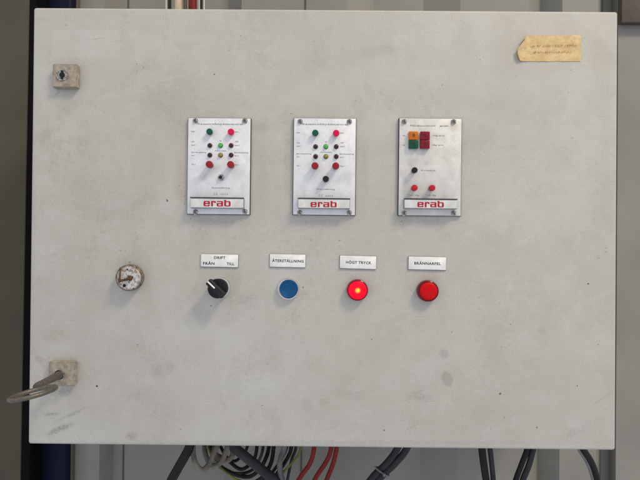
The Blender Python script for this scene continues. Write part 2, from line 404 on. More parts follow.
def lens_material(name, core, edge, lit):
    m, t, b = newmat(name); tcn = t.nodes.new('ShaderNodeTexCoord'); g = G(t)
    mu = t.nodes.new('ShaderNodeVectorMath'); mu.operation = 'MULTIPLY'; mu.inputs[1].default_value = (1, 0, 1); g.link(tcn.outputs['Object'], mu.inputs[0])
    le = t.nodes.new('ShaderNodeVectorMath'); le.operation = 'LENGTH'; g.link(mu.outputs[0], le.inputs[0]); d = le.outputs['Value']
    b.inputs['Base Color'].default_value = core + (1,)
    n = g.noise(500, 3, .5); g.link(g.mix(g.rng(n, .4, .7, 0, .25), core, edge), b.inputs['Base Color'])
    b.inputs['Roughness'].default_value = .42; b.inputs['Specular IOR Level'].default_value = .14
    if lit:
        hot = g.rng(d, .0008, .0046, 1, 0)
        e = g.mix(hot, (.80, .0, .022), (1.5, .75, .06))
        g.link(e, b.inputs['Emission Color']); b.inputs['Emission Strength'].default_value = 1.12
    return m

# ------------------------------------------------------------------ background: container wall and posts
WALL_C, WALL_R = .262, .296
M_wall = plain('beige_container_paint', (.255, .247, .222), .55, var=.07, scale=7, dirt=(.235, .228, .205), bump=.25, bscale=90)
prof = [(-180, 'C'), (104, 'C'), (118, 'R'), (228, 'R'), (241, 'C'), (347, 'C'), (373, 'R'), (423, 'R'), (460, 'C'), (528, 'C'), (540, 'R'), (562, 'C'), (598, 'C'), (603, 'R'), (611, 'R'), (618, 'C'), (760, 'C'), (780, 'R'), (860, 'R'), (880, 'C'), (1000, 'C')]
pts = []
for px, lv in prof:
    Y = WALL_C if lv == 'C' else WALL_R
    pts.append((at(px, 60, -Y).x, Y))
mb = MB(); n = len(pts)
th = .003
vs = []
for z in (-.75, .75):
    vs += [(x, y, z) for x, y in pts] + [(x, y + th, z) for x, y in pts]
fs = []
for i in range(n - 1):
    fs += [(i, i + 1, 2 * n + i + 1, 2 * n + i), (n + i, n + i + 1, 3 * n + i + 1, 3 * n + i), (i, i + 1, n + i + 1, n + i), (2 * n + i, 2 * n + i + 1, 3 * n + i + 1, 3 * n + i)]
fs += [(0, n, 3 * n, 2 * n), (n - 1, 2 * n - 1, 4 * n - 1, 3 * n - 1)]
mb.add(vs, fs)
wall = empty('container_wall', (0, .3, -.75))
tag(wall, 'beige-grey corrugated steel container wall behind the grey cabinet', 'wall')
mb.build('corrugated_sheet', M_wall, wall, smooth=False)
# thin weld seams on the sheet
mb = MB()
for px, lv in ((128, 'R'), (305, 'C')):
    Y = (WALL_C if lv == 'C' else WALL_R)
    x = at(px, 60, -Y).x
    mb.box((x, Y - .0012, 0), (.0022, .0022, 1.49), .0006, 1)
mb.build('weld_seam', plain('seam_sealant', (.09, .085, .075), .7), wall)

# dark blue post
M_blue = plain('navy_post_paint', (.003, .0055, .022), .55, spec=.15, var=.25, scale=12, dirt=(.003, .005, .016), bump=.2, bscale=60)
bx0, bx1 = at(26, 240, -.23).x, at(67.8, 240, -.23).x
mb = MB(); mb.box(((bx0 + bx1) / 2, .2455, 0), (bx1 - bx0, .030, 1.5), .004, 3)
o = mb.build('steel_post', M_blue); tag(o, 'dark navy blue square steel post behind the left edge of the cabinet', 'post')
# thin tan trim beside the post
mb = MB(); x = at(75, 10, -.25).x
mb.box((x, .255, 0), (.010, .010, 1.5), .002, 2)
o = mb.build('trim_strip', plain('tan_trim_paint', (.12, .098, .070), .6, var=.15, scale=15)); tag(o, 'thin tan vertical trim strip between the navy post and the corrugated wall', 'trim')

# left brown-grey column with rubber seal (lean follows the photo)
M_colm = plain('olive_brown_paint', (.088, .078, .055), .55, spec=.15, var=.05, scale=8, dirt=(.080, .071, .051), bump=.25, bscale=70)
colroot = empty('door_post', (-.52, .13, -.75))
tag(colroot, 'olive brown steel door post with black rubber seal at the far left', 'post')
def slab(pa, pb, y0, y1, mat, name, bev=.003):
    # pa, pb: pixel x of left edge at top and bottom ; each (left,right)
    mb = MB(); zt, zb = .75, -.75
    def X(px_t, px_b, z):
        xt = at(px_t, 0, -y0); xb = at(px_b, 480, -y0); k = (z - xb.z) / (xt.z - xb.z); return xb.x + (xt.x - xb.x) * k
    bm = bmesh.new()
    c = []
    for z in (zb, zt):
        for (t_, b_) in (pa, pb):
            for y in (y0, y1): c.append(bm.verts.new((X(t_, b_, z), y, z)))
    for f in ((0, 1, 3, 2), (4, 6, 7, 5), (0, 2, 6, 4), (1, 5, 7, 3), (0, 4, 5, 1), (2, 3, 7, 6)): bm.faces.new([c[i] for i in f])
    if bev: bmesh.ops.bevel(bm, geom=list(bm.edges), offset=bev, segments=2, affect='EDGES')
    mb.bmadd(bm); return mb.build(name, mat, colroot)
slab((-120, -128), (29.5, 20.5), .195, .214, M_colm, 'post_leaf', .0008)
slab((29.7, 20.7), (38, 30.5), .1935, .229, M_black, 'rubber_seal', .002)

# junction box top right
M_jb = plain('dark_taupe_enamel', (.105, .085, .068), .45, var=.15, scale=25, bump=.2, bscale=120)
p = at(622, 23, .0)
jroot = empty('junction_box', (p.x, .05, p.z)); tag(jroot, 'dark taupe metal junction box on the wall at the top right corner', 'junction box')
y0 = -.0
def J(px, py, Y): q = at(px, py, -Y); return q
a = J(622, 22.3, .2465)
mb = MB(); mb.box((a.x + .11, .2490, a.z + .09), (.22, .005, .18), .0015, 2); mb.build('lid', M_jb, jroot)
mb = MB(); mb.box((a.x + .1115, .2523, a.z + .0905), (.217, .0022, .177)); mb.build('lid_gasket', M_black, jroot)
mb = MB(); mb.box((a.x + .11, .2577, a.z + .0905), (.218, .0085, .178), .001, 2); mb.build('housing', M_jb, jroot)

# ------------------------------------------------------------------ cables
def cable(name, mat, pts, r, label, cat='cable', group=None, Y=.10, n=12, up=0, down=0, parent=None, YS=None):
    P = []
    for i, q in enumerate(pts):
        yy = q[2] if len(q) > 2 else Y
        P.append(at(q[0], q[1], -yy))
    if down:
        d = (P[-1] - P[-2]).normalized(); P.append(P[-1] + Vector((d.x * .5, 0.01, -.6)).normalized() * down * .4); P.append(P[-1] + Vector((d.x * .2, 0.02, -.95)).normalized() * down * .6)
    mb = MB(); mb.tube(P, r, n=n, smooth=7)
    o = mb.build(name, mat, parent, ang=60)
    if label: tag(o, label, cat, group)
    return o
def cmat(name, c, rough=.5, var=.2): return plain(name, c, rough, spec=.2, var=var, scale=60)
C_blk = cmat('black_cable_sheath', (.013, .013, .014)); C_dgr = cmat('dark_grey_cable_sheath', (.032, .032, .035)); C_bei = cmat('grimy_beige_cable_sheath', (.175, .155, .130), .55, .35)
C_red = cmat('red_cable_sheath', (.175, .014, .012)); C_yel = cmat('yellow_green_wire_sheath', (.16, .165, .035)); C_crm = cmat('cream_cable_sheath', (.58, .48, .33)); C_wht = cmat('white_wire_sheath', (.6, .59, .55))
C_olv = cmat('olive_cable_sheath', (.11, .095, .06)); C_gry = cmat('mid_grey_cable_sheath', (.16, .16, .165))
GB = 'cables hanging below the cabinet'
cable('power_cable', C_blk, [(192, 428), (190, 445), (185, 456), (177, 470), (168, 488)], .0072, 'thick black cable, leftmost of those hanging under the cabinet', 'cable', GB, .09, down=.2)
# beige coil
coil = [(196, 430, .13), (193, 447, .10), (195, 462, .085), (202, 470, .085), (209, 464, .09), (214, 453, .10), (219, 440, .12), (214, 434, .15), (205, 442, .15), (206, 456, .13), (213, 466, .11), (221, 462, .10), (226, 451, .11), (230, 438, .13), (224, 434, .16),
        (214, 444, .15), (216, 455, .13), (225, 461, .12), (232, 456, .12), (231, 446, .13), (222, 441, .15), (206, 436, .16)]
cable('coiled_cable', C_bei, coil, .0042, 'grimy beige cable wound in small loops under the cabinet', 'cable', GB)
cable('conduit_cable', C_dgr, [(224, 434), (233, 446), (247, 458), (262, 470), (280, 486)], .0078, 'thick dark grey cable slanting down to the right beside the beige coil', 'cable', GB, .12, down=.2)
thin = [
    ([(257, 428), (257, 448), (253, 462), (241, 468.5), (228, 462), (214, 452), (206, 436)], .0030, 'thin black cable making the second smallest U bend right of the beige coil', C_blk, .15),
    ([(270, 428), (269.5, 448), (266, 461), (259, 471), (247, 477), (232, 473), (216, 460), (207, 438)], .0034, 'black cable making the lowest and widest U bend right of the beige coil', C_blk, .16),
    ([(276, 428), (275, 448), (271.7, 462), (262, 476), (250, 487)], .0034, 'black cable curving down left just beside the grey slanted cable', C_blk, .14),
    ([(284, 428), (282.6, 448), (279, 466), (281, 486)], .0046, 'mid grey cable hanging almost straight left of the yellow-green wire', C_gry, .13),
    ([(293, 428), (291, 449), (284.8, 464), (274, 481)], .0032, 'black cable between the mid grey cable and the yellow-green wire', C_blk, .15),
    ([(306, 428), (302, 449), (295.7, 460), (285, 473), (274, 486)], .0019, 'thin yellow-green earth wire beside the leftmost red cable', C_yel, .12),
    ([(249, 428), (248.5, 446), (245, 456), (236, 461), (227, 455), (220, 444)], .0026, 'thin black cable making a small inner U bend behind the beige coil', C_blk, .17),
    ([(264, 428), (263, 448), (260, 461), (253, 469), (240, 474), (226, 468), (212, 450)], .0026, 'thin dark grey cable just inside the lowest and widest U bend', C_dgr, .17),
    ([(288, 428), (286.5, 448), (280, 463), (268, 475), (255, 487)], .0026, 'thin dark grey cable passing behind the mid grey cable', C_dgr, .16),
    ([(298, 428), (297, 449), (292, 462), (286, 484)], .0026, 'thin dark grey cable just left of the yellow-green wire', C_dgr, .17),
    ([(206, 446), (217, 465), (232, 476), (246, 486)], .0015, 'thin yellow-green wire running down right from the beige coil', C_yel, .125),
]
rc = random.Random(11)
for pts_, r_, lb, mt, Y in thin:
    sh = rc.uniform(-1.3, 1.3)
    pts_ = [(x + sh + rc.uniform(-1.2, 1.2), y + (rc.uniform(-2.2, 1.6) if y > 452 else 0), Y + rc.uniform(-.012, .012)) for x, y in pts_]
    cable('thin_cable' if mt != C_yel else 'earth_wire', mt, pts_, r_, lb, 'cable' if mt != C_yel else 'wire', GB, Y, down=.15 if pts_[-1][1] > 475 else 0)
for pts_, lb in (([(316, 428), (314, 449), (309.7, 464), (298, 481)], 'leftmost of the three red cables under the cabinet'),
                 ([(333, 428), (331, 449), (326, 462), (314, 481)], 'middle one of the three red cables under the cabinet'),
                 ([(338, 428), (336.5, 449), (332.3, 466), (326, 482)], 'rightmost of the three red cables under the cabinet')):
    cable('red_cable', C_red, pts_, .0036, lb, 'cable', GB, .10, down=.15)
for pts_, lb in (([(404, 428), (397, 449), (386, 464), (369, 482)], 'left cable of the dark pair bound by a cable tie'),
                 ([(414, 428), (406.5, 449), (394.5, 464), (377, 482)], 'right cable of the dark pair bound by a cable tie')):
    cable('grey_cable', C_dgr, pts_, .0056, lb, 'cable', GB, .12, down=.2)
q = at(382.5, 471.5, -.12); dv = (at(388, 463, -.12) - at(377, 480, -.12)).normalized()
pr = Vector((dv.z, 0, -dv.x))
mb = MB(); ring = []
for k in range(20):
    a_ = 2 * math.pi * k / 20
    ring.append(q + pr * (.0122 * math.cos(a_)) + Vector((0, .0068 * math.sin(a_), 0)))
mb.tube(ring, .0013, n=8, smooth=2, closed=True)
mb.box((0, 0, 0), (.004, .005, .005), .0006, 1, M=Matrix.Translation(q + Vector((0, -.0085, 0)) + pr * .002))
mb.tube([q + Vector((0, -.0085, 0)), q + pr * -.012 + Vector((0, -.012, .002)), q + pr * -.018 + Vector((0, -.012, .004))], .0009, n=6, smooth=4)
o = mb.build('cable_tie', C_gry); tag(o, 'grey cable tie round the dark pair of cables right of the red cables', 'cable tie')
for pts_, lb, r_, mt in (([(480, 428), (482, 450), (484, 466), (486.5, 484)], 'left, thicker cable of the straight vertical pair below the cabinet', .0056, C_blk),
                     ([(488, 428), (490.2, 450), (492, 466), (493.5, 484)], 'right, thinner cable of the straight vertical pair below the cabinet', .0040, C_dgr),
                     ([(534, 428), (527, 450), (521, 466), (514.5, 484)], 'left cable of the pair leaning left near the right end of the cabinet', .0042, C_blk),
                     ([(539, 428), (533, 450), (528.5, 466), (521.5, 484)], 'right cable of the pair leaning left near the right end of the cabinet', .0046, C_dgr),
                     ([(573, 430), (583, 449), (592, 464), (598, 484)], 'dark cable bowing outward, rightmost of all below the cabinet', .0052, C_blk),
                     ([(566, 432), (578, 449), (587.5, 464), (594, 484)], 'thin light grey cable beside the rightmost dark bowing cable', .0022, C_gry)):
    cable('hanging_cable', mt, pts_, r_, lb, 'cable', GB, .11, down=.2)
GT = 'cables entering the top of the cabinet'
for px, wpx, mt, lb in ((166.8, 1.5, C_wht, 'thin white wire, leftmost of the bundle above the cabinet'), (170.2, 3.2, C_blk, 'black cable left of the cream cable above the cabinet'), (179, 7.6, C_crm, 'cream cable entering the cabinet top'),
                        (185.8, 3.6, C_olv, 'olive cable between the cream and red cables'), (193.2, 8.2, C_red, 'red cable entering the cabinet top'), (199.6, 1.5, C_wht, 'thin white wire just right of the red cable above the cabinet'),
                        (202, 2.4, C_blk, 'black cable between the two right white wires above the cabinet'), (204.6, 1.5, C_wht, 'thin white wire, rightmost of the bundle above the cabinet')):
    Y = .12; a_ = at(px, 26, -Y); b_ = at(px - .4, -6, -Y)
    mb = MB(); mb.tube([Vector((a_.x, Y, .285)), a_, b_, b_ + Vector((.002, .01, .10)), b_ + Vector((.004, .03, .22))], wpx / 2 * 1.61 * MM, n=12, smooth=6)
    o = mb.build('entry_cable', mt, ang=60); tag(o, lb, 'cable', GT)

# ------------------------------------------------------------------ the cabinet
CW, CH = .8 * 1.00301, .6 * .99925
cab = empty('control_cabinet', (0, .12, -CH / 2))
tag(cab, 'large worn light grey steel control cabinet with switches, lamps and three instrument panels', 'control cabinet')
mb = MB(); mb.box((0, .009, 0), (CW, .018, CH), .0036, 4)
mb.build('door', M_door, cab, org=(0, .009, 0))
mb = MB(); mb.box((0, .0212, 0), (CW - .016, .0055, CH - .016)); mb.build('door_gasket', M_black, cab)
mb = MB(); mb.box((0, .1325, 0), (CW - .006, .215, CH - .008), .003, 3); mb.build('cabinet_body', M_body, cab)

def disc(mb, c, prof, m=0, n=48): mb.lathe((c[0], 0, c[1]), prof, n=n, m=m)

def screw(par, c, h, r=.0027, rot=0.5):
    mb = MB()
    disc(mb, c, [(r * 1.35, h), (r * 1.35, h + .0005), (r, h + .0006), (r, h + .0016), (r * .8, h + .0022)], n=20)
    s = r * 1.3
    for k in (0, 1):
        a_ = rot + k * math.pi / 2
        mb.box((0, 0, 0), (s, .0004, .0007), m=1, M=Matrix.Translation((c[0], -(h + .0022 + k * .00012), c[1])) @ Matrix.Rotation(a_, 4, 'Y'))
    return mb.build('screw', [M_screw, M_dark], par)

def led(par, c, h, mat, r=.0029, ht=.0032, nm='led_lamp', label=None):
    mb = MB()
    disc(mb, c, [(r * 1.12, h), (r * 1.12, h + .0009), (r * .98, h + .0011)], m=1, n=28)
    disc(mb, c, [(r * .94, h + .001), (r * .94, h + ht * .55), (r * .8, h + ht * .82), (r * .5, h + ht * .97), (r * .15, h + ht)], m=0, n=28)
    o = mb.build(nm, [mat, M_dark], par)
    if label: o['label'] = label
    return o
def cap(par, c, h, mat, r, ht, nm='push_button', label=None, skirt=None):
    mb = MB()
    if skirt: disc(mb, c, [(r * .8, h), (r * .8, h + ht * .4)], m=1, n=32)
    disc(mb, c, [(r * .86, h + ht * .3 if skirt else h), (r * .96, h + ht * .45), (r, h + ht * .7), (r * .97, h + ht * .86), (r * .86, h + ht * .96), (r * .6, h + ht * .985), (r * .2, h + ht * .97)], m=0, n=32)
    o = mb.build(nm, [mat, M_dark], par)
    if label: o['label'] = label
    return o

FH = .0042  # face plate front height
def module(x0, y0, x1, y1, plate_mat, label, slant=0.0, printing=None):
    a_, b_ = xz(x0, y0), xz(x1, y1)
    c = ((a_[0] + b_[0]) / 2, (a_[1] + b_[1]) / 2); w_, h_ = b_[0] - a_[0], a_[1] - b_[1]
    mb = MB(); M = Matrix.Translation((c[0], 0, c[1])) @ Matrix.Rotation(slant, 4, 'Y')
    mb.box((0, -(FH - .0006), 0), (w_, .0012, h_), .0004, 2, M=M)
    if printing: printing(mb)
    o = mb.build('instrument_panel', [plate_mat, M_ink], cab, org=(c[0], 0, c[1])); o['label'] = label
    mb = MB(); mb.box((0, -(FH - .0013) / 2, 0), (w_ + .0016, FH - .0013, h_ + .0012), .0004, 1, M=M); mb.build('panel_frame', M_frame, o)
    return o
def badge(par, x0, y0, x1, y1, tx0, tx1, ty0, ty1, slant=.003):
    HB = .0135
    a_, b_ = xz(x0, y0, HB), xz(x1, y1, HB); c = ((a_[0] + b_[0]) / 2, (a_[1] + b_[1]) / 2); w_, h_ = b_[0] - a_[0], a_[1] - b_[1]
    mb = MB(); M = Matrix.Translation((c[0], 0, c[1])) @ Matrix.Rotation(slant, 4, 'Y')
    mb.box((0, -(HB + FH) / 2 + .0005, 0), (w_, HB - FH - .001, h_), .0008, 2, m=1, M=M)
    mb.box((0, -HB + .0006, -.0004), (w_ - .0012, .0014, h_ - .0028), .0003, 1, m=0, M=M)
    mb.box((0, -HB + .0005, h_ / 2 - .0003), (w_ + .0008, .0024, .0011), .0003, 1, m=3, M=M)
    t0, t1 = xz(tx0, ty0, HB), xz(tx1, ty1, HB)
    lw, lh = t1[0] - t0[0], t0[1] - t1[1]
    # the shape is lh high; squeeze to fit lw
    k = lw / (ERAB_ASP * lh)
    raster(mb, lambda u, v: erab_shape(u / k, v), ((t0[0] + t1[0]) / 2, (t0[1] + t1[1]) / 2), lw, lh, -HB - .0002, m=2, n=40, rot=-slant)
    o = mb.build('maker_badge', [M_badge, plain('badge_side_metal', (.30, .30, .30), .4, .3), M_redink, M_badgeedge], par)
    return o
def print_text(mb, items, y=None):
    y = -(FH + .0001) if y is None else y
    for it in items:
        s_, px, py, size = it[:4]; al = it[4] if len(it) > 4 else 'CENTER'
        xs = it[5] * PX if len(it) > 5 else None
        text(mb, s_, xz(px, py, FH), size * MM, y, m=1, align=al, bold=0.00002, xs=xs)
def module_ab(x0, x1, y0, y1, kx, ky, reset, label, badge_px, text_px, cepx, scr):
    def printing(mb):
        gx, mx, rx = kx; L, Rr = x0 + 2.3, rx + 4.0
        print_text(mb, [('Katastrofskyddscentral', (x0 + x1) / 2 + .5, y0 + 5.4, 3.3, 'CENTER', 45), ('Drift', L, ky[0], 2.3, 'LEFT'), ('Larm', Rr, ky[0] + .3, 2.3, 'LEFT'),
            ('HÖG', L, ky[1] - 3.6, 2.0, 'LEFT'), ('kanal 1', L, ky[1] - .3, 2.3, 'LEFT'), ('HÖG', Rr + .4, ky[1] - 3.6, 2.0, 'LEFT'), ('kanal 2', Rr, ky[1] + .1, 2.3, 'LEFT'),
            ('Till', mx, ky[1] - 4.3, 2.0), ('Automatik', mx + .3, ky[2] - 4.1, 2.1, 'CENTER', 12), ('Bortkoppling', L, ky[2] - 2.6, 2.1, 'LEFT', 14.5), ('larm 1', L, ky[2] + .5, 2.1, 'LEFT'),
            ('Bortkoppling', Rr - .6, ky[2] - 2.3, 2.1, 'LEFT', 14), ('larm 2', Rr, ky[2] + .9, 2.1, 'LEFT'), ('Test 1', L, ky[3] + .2, 2.3, 'LEFT'), ('Test 2', Rr, ky[3] + .6, 2.3, 'LEFT'),
            ('Återställning', reset[0] - .2, ky[4] + 10.5, 2.5, 'CENTER', 18.5)])
        raster(mb, ce_shape, xz(cepx[0], cepx[1], FH), .0062, .0033, -(FH + .00013), m=1, n=18)
        text(mb, '0473', xz(cepx[0] + 8.3, cepx[1] + .3, FH), .0022, -(FH + .0001), m=1, xs=.0098)
    par = module(x0, y0, x1, y1, M_plate, label, .002, printing)
    for (sx_, sy_), rt in zip(scr, (.3, 1.0, .8, .1)): screw(par, xz(sx_, sy_, FH + .002), FH, rot=rt)
    gx, mx, rx = kx
    cap(par, xz(gx, ky[0], FH + .006), FH, M_green, .0044, .0065, 'signal_lamp', 'dark green signal lamp', True)
    cap(par, xz(rx, ky[0] + .2, FH + .006), FH, M_mag, .0045, .0065, 'signal_lamp', 'bright crimson signal lamp', True)
    for row, mid, lb in ((1, M_ledgreen, 'lit green led'), (2, M_ledyel, 'dull amber led')):
        led(par, xz(gx + .3, ky[row], FH + .002), FH, M_ledoff); led(par, xz(rx + .1, ky[row], FH + .002), FH, M_ledoff); led(par, xz(mx, ky[row], FH + .002), FH, mid, .0029, .0032, label=lb)
    cap(par, xz(gx - .3, ky[3], FH + .010), FH, M_redcap, .0048, .0115, 'push_button', None, True)
    cap(par, xz(rx - .4, ky[3] + .2, FH + .010), FH, M_redcap, .0048, .0115, 'push_button', None, True)
    badge(par, *badge_px, *text_px)
    return par
p1 = module_ab(189.0, 250.0, 118.7, 214.6, (209.3, 220.3, 230.8), (131.5, 145.3, 154.9, 164.2, 177.4), (220.8, 177.4), 'left instrument panel missing its black reset button',
          (190.1, 197.2, 243.6, 208.6), (203.6, 230.6, 199.6, 206.5), (216, 194), ((195.1, 120.6), (244.7, 120.6), (195.1, 212), (244.8, 211.6)))
c = xz(220.8, 177.4, FH + .002); mb = MB()
mb.lathe((c[0], 0, c[1]), [(.0044, FH), (.0044, FH + .0022), (.0038, FH + .0026)], n=6, m=0); disc(mb, c, [(.0031, FH + .0026), (.0031, FH + .0032), (.0023, FH + .0032), (.0022, FH + .0012)], n=24); disc(mb, c, [(.0020, FH + .0030), (.0020, FH + .0035)], m=1, n=24)
o = mb.build('bare_switch_nut', [M_screw, M_dark], p1)
p2 = module_ab(294.2, 354.8, 118.9, 215.3, (315.3, 325.9, 336.2), (132.7, 146.4, 156.3, 165.6, 178.8), (325.8, 178.8), 'middle instrument panel with a black reset button',
          (297.8, 197.9, 350.0, 209.0), (310.6, 336.6, 200.8, 207.3), (321, 195.7), ((300.1, 121.4), (349.5, 121.4), (299.7, 212.5), (349.4, 212.7)))
cap(p2, xz(325.8, 178.8, FH + .010), FH, M_blackcap, .0043, .0105, 'push_button', 'black reset push button', True)
# third panel
print3 = lambda mb: print_text(mb, [('Nivåkontroll   erab', 429.4, 125.8, 3.4, 'CENTER', 38), ('Hög', 402.4, 135.6, 2.4, 'LEFT'), ('Låg', 402.4, 145.0, 2.4, 'LEFT'), ('Hög larm', 432.3, 135.6, 2.4, 'LEFT', 12), ('Låg larm', 432.3, 145.0, 2.4, 'LEFT', 11),
                     ('Kvittens', 421.0, 170.4, 2.5, 'LEFT', 14), ('Test hög', 413.6, 195.2, 2.1, 'CENTER', 11), ('Test låg', 430.6, 195.2, 2.1, 'CENTER', 11)])
p3 = module(398.9, 119.0, 460.0, 216.0, M_plate2, 'right instrument panel with coloured square lamps', .003, print3)
for (sx_, sy_), rt in zip(((404.4, 121.5), (454, 121.5), (404.3, 213.2), (454, 213.2)), (.2, .9, .6, 1.2)): screw(p3, xz(sx_, sy_, FH + .002), FH, rot=rt)
def square_lamp(x0, y0, x1, y1, mat, lab):
    H_ = FH + .0055; a_, b_ = xz(x0, y0, H_), xz(x1, y1, H_); cx, cz = (a_[0] + b_[0]) / 2, (a_[1] + b_[1]) / 2; w_, h_ = b_[0] - a_[0], a_[1] - b_[1]
    mb = MB(); mb.box((cx, -(H_ + FH) / 2, cz), (w_ - .0003, H_ - FH, h_ - .0003), .0006, 2)
    text(mb, '8' if mat != M_greenw else '0', (cx, cz), h_ * .62, -H_ - .0001, m=1)
    o = mb.build('square_lamp', [mat, M_legend], p3); o['label'] = lab
square_lamp(408.9, 131.2, 418.5, 139.9, M_orange, 'orange square lamp'); square_lamp(408.9, 139.9, 418.4, 148.5, M_greenw, 'green square lamp')
square_lamp(420.4, 131.2, 430.0, 139.9, M_redw, 'upper ruby square lamp'); square_lamp(420.4, 139.9, 429.9, 148.5, M_redw, 'lower ruby square lamp')
cap(p3, xz(414.7, 170.1, FH + .008), FH, M_blackcap, .0040, .0100, 'push_button', 'black push button', True)
cap(p3, xz(414.6, 187.8, FH + .008), FH, M_redcap2, .0043, .0100, 'push_button', 'bright red push button', True)
cap(p3, xz(432.2, 187.9, FH + .008), FH, M_redcap2, .0043, .0100, 'push_button', 'bright red push button', True)
badge(p3, 404.2, 198.4, 457.4, 209.2, 417.4, 443.8, 200.7, 207.4)

# name plates
def nameplate(x0, y0, x1, y1, items, lab, slant=.02):
    a_, b_ = xz(x0, y0, .002), xz(x1, y1, .002); c = ((a_[0] + b_[0]) / 2, (a_[1] + b_[1]) / 2); w_, h_ = b_[0] - a_[0], a_[1] - b_[1]
    mb = MB(); M = Matrix.Translation((c[0], 0, c[1])) @ Matrix.Rotation(slant, 4, 'Y')
    mb.box((0, -.0007, 0), (w_, .0015, h_), .0003, 1, m=1, M=M)
    mb.box((0, -.0017, .0002), (w_ - .0008, .0010, h_ - .0010), .00045, 2, m=0, M=M)
    for (s_, dx, dz, size, wd) in items:
        cc = M @ Vector((dx * PX, 0, -dz * PX)); text(mb, s_, (cc.x, cc.z), size * MM, -.00222, m=2, bold=.00014, xs=wd * PX, rot=-slant, space=1.10)
    o = mb.build('name_plate', [M_label, M_labeledge, M_ink2], cab); o['label'] = lab
nameplate(200.6, 254.0, 238.3, 267.6, [('DRIFT', .2, -3.0, 5.0, 11.5), ('FRÅN', -10.6, 3.0, 5.0, 11.5), ('TILL', 11.2, 3.0, 5.0, 7.6)], 'white name plate reading DRIFT, FRÅN and TILL', .012)
nameplate(269.6, 254.0, 305.6, 267.8, [('ÅTERSTÄLLNING', .4, .2, 5.0, 31.6)], 'white name plate reading ÅTERSTÄLLNING', .012)
nameplate(339.7, 255.6, 376.4, 269.4, [('HÖGT TRYCK', .4, .2, 5.0, 25.5)], 'white name plate reading HÖGT TRYCK', .02)
nameplate(408.3, 256.5, 446.3, 270.4, [('BRÄNNARFEL', .1, .2, 5.0, 26.5)], 'white name plate reading BRÄNNARFEL', .012)

# rotary switch
bc = xz(219.6, 287.6, .004); kc = (bc[0] - .0002, bc[1])
mb = MB(); disc(mb, bc, [(.0146, 0), (.0146, .0035), (.0136, .0052), (.0122, .0054), (.0120, .003)], n=64)
sw = mb.build('rotary_switch', M_chrome, cab, org=(bc[0], 0, bc[1])); sw['label'] = 'black rotary selector switch with a white pointer line'
kc = xz(216.8, 289.6, .026)
kc = ((kc[0] + bc[0]) / 2 - .0008, (kc[1] + bc[1]) / 2 )
mb = MB(); disc(mb, kc, [(.0122, .003), (.0130, .006), (.0133, .011), (.0131, .0165), (.0122, .0177), (.004, .0177)], n=64)
mb.build('knob_skirt', M_blk, sw)
ang = R(43)
Mk = Matrix.Translation((kc[0], 0, kc[1])) @ Matrix.Rotation(ang, 4, 'Y')
mb = MB(); mb.box((-.0008, -.0208, 0), (.0290, .0110, .0092), .0016, 3, M=Mk); mb.build('knob_grip', M_blk2, sw)
mb = MB(); mb.box((-.0085, -.0265, 0), (.0130, .0010, .0020), .0003, 1, M=Mk); mb.build('pointer', M_white, sw)

# blue push button
c = xz(288.3, 289.0, .004)
mb = MB(); disc(mb, c, [(.0150, 0), (.0151, .002), (.0148, .0045), (.0139, .0056), (.0130, .0056), (.0128, .003)], n=64)
o = mb.build('push_button', M_chrome, cab, org=(c[0], 0, c[1])); o['label'] = 'blue reset push button in a chrome ring'
c2 = xz(288.7, 289.0, .007)
M_bluecap = plain('blue_cap', (.004, .078, .215), .42, spec=.2, var=.16, scale=90, dirt=(.004, .062, .17))
mb = MB(); disc(mb, c2, [(.0126, .002), (.0127, .0070), (.0122, .0080), (.0113, .0082), (.0104, .0077), (.0080, .0070), (.0040, .0067), (.001, .0067)], n=64); mb.build('button_cap', M_bluecap, o)
# two red lamps
for (px, py, lit, lab) in ((357.6, 290.3, True, 'lit red indicator lamp under HÖGT TRYCK'), (428.3, 291.2, False, 'unlit red indicator lamp under BRÄNNARFEL')):
    c = xz(px, py, .008)
    mt = lens_material('lit_red_lens' if lit else 'unlit_red_lens', (.58, .003, .006), (.46, .002, .004), lit)
    mr_ = plain('dark_red_rim', (.13, .003, .008), .3, spec=.2, coat=.15, var=.2, emit=(.5, 0, .01) if lit else None, estr=.12 if lit else 0)
    mb = MB(); disc(mb, c, [(.0146, 0), (.0146, .003), (.0143, .007), (.0139, .0086), (.0130, .0092), (.0123, .0090), (.0121, .007)], n=64)
    o = mb.build('indicator_lamp', mr_, cab, org=(c[0], 0, c[1])); o['label'] = lab
    mb = MB(); disc(mb, c, [(.0121, .004), (.0121, .0091), (.0115, .0099), (.0098, .0105), (.006, .0108), (.002, .0110)], n=64)
    mb.build('lens', mt, o, org=(c[0], 0, c[1]))

# round rusty lock
M_rust = plain('brown_rust', (.25, .225, .19), .55, .35, var=.25, scale=260, dirt=(.115, .065, .035), bump=.6, bscale=600)
m, t, b = newmat('rusted_white_disc'); g = G(t)
n1 = g.noise(190, 6, .75); n2 = g.noise(70, 3, .6)
lc = xz(128.9, 278.2, .014)
edge = t.nodes.new('ShaderNodeVectorMath'); edge.operation = 'DISTANCE'; g.link(g.pos, edge.inputs[0]); edge.inputs[1].default_value = (lc[0], -.0145, lc[1])
k = g.math('ADD', g.rng(n1, .46, .60), g.rng(edge.outputs['Value'], .0115, .0165, 0, .6))
k = g.math('MULTIPLY', k, g.rng(n2, .25, .55, .4, 1.0))
cl = g.mix(g.rng(k, 0, 1), (.60, .60, .60), (.27, .21, .16)); cl = g.mix(g.rng(g.noise(420, 3), .6, .68, 0, .8), cl, (.08, .05, .03))
g.link(cl, b.inputs['Base Color']); b.inputs['Roughness'].default_value = .5; b.inputs['Metallic'].default_value = .3
M_disc = m
bc = xz(130.2, 277.5, .004)
mb = MB(); disc(mb, bc, [(.0178, 0), (.0182, .003), (.0178, .0095), (.0168, .0118), (.0155, .0130)], n=56)
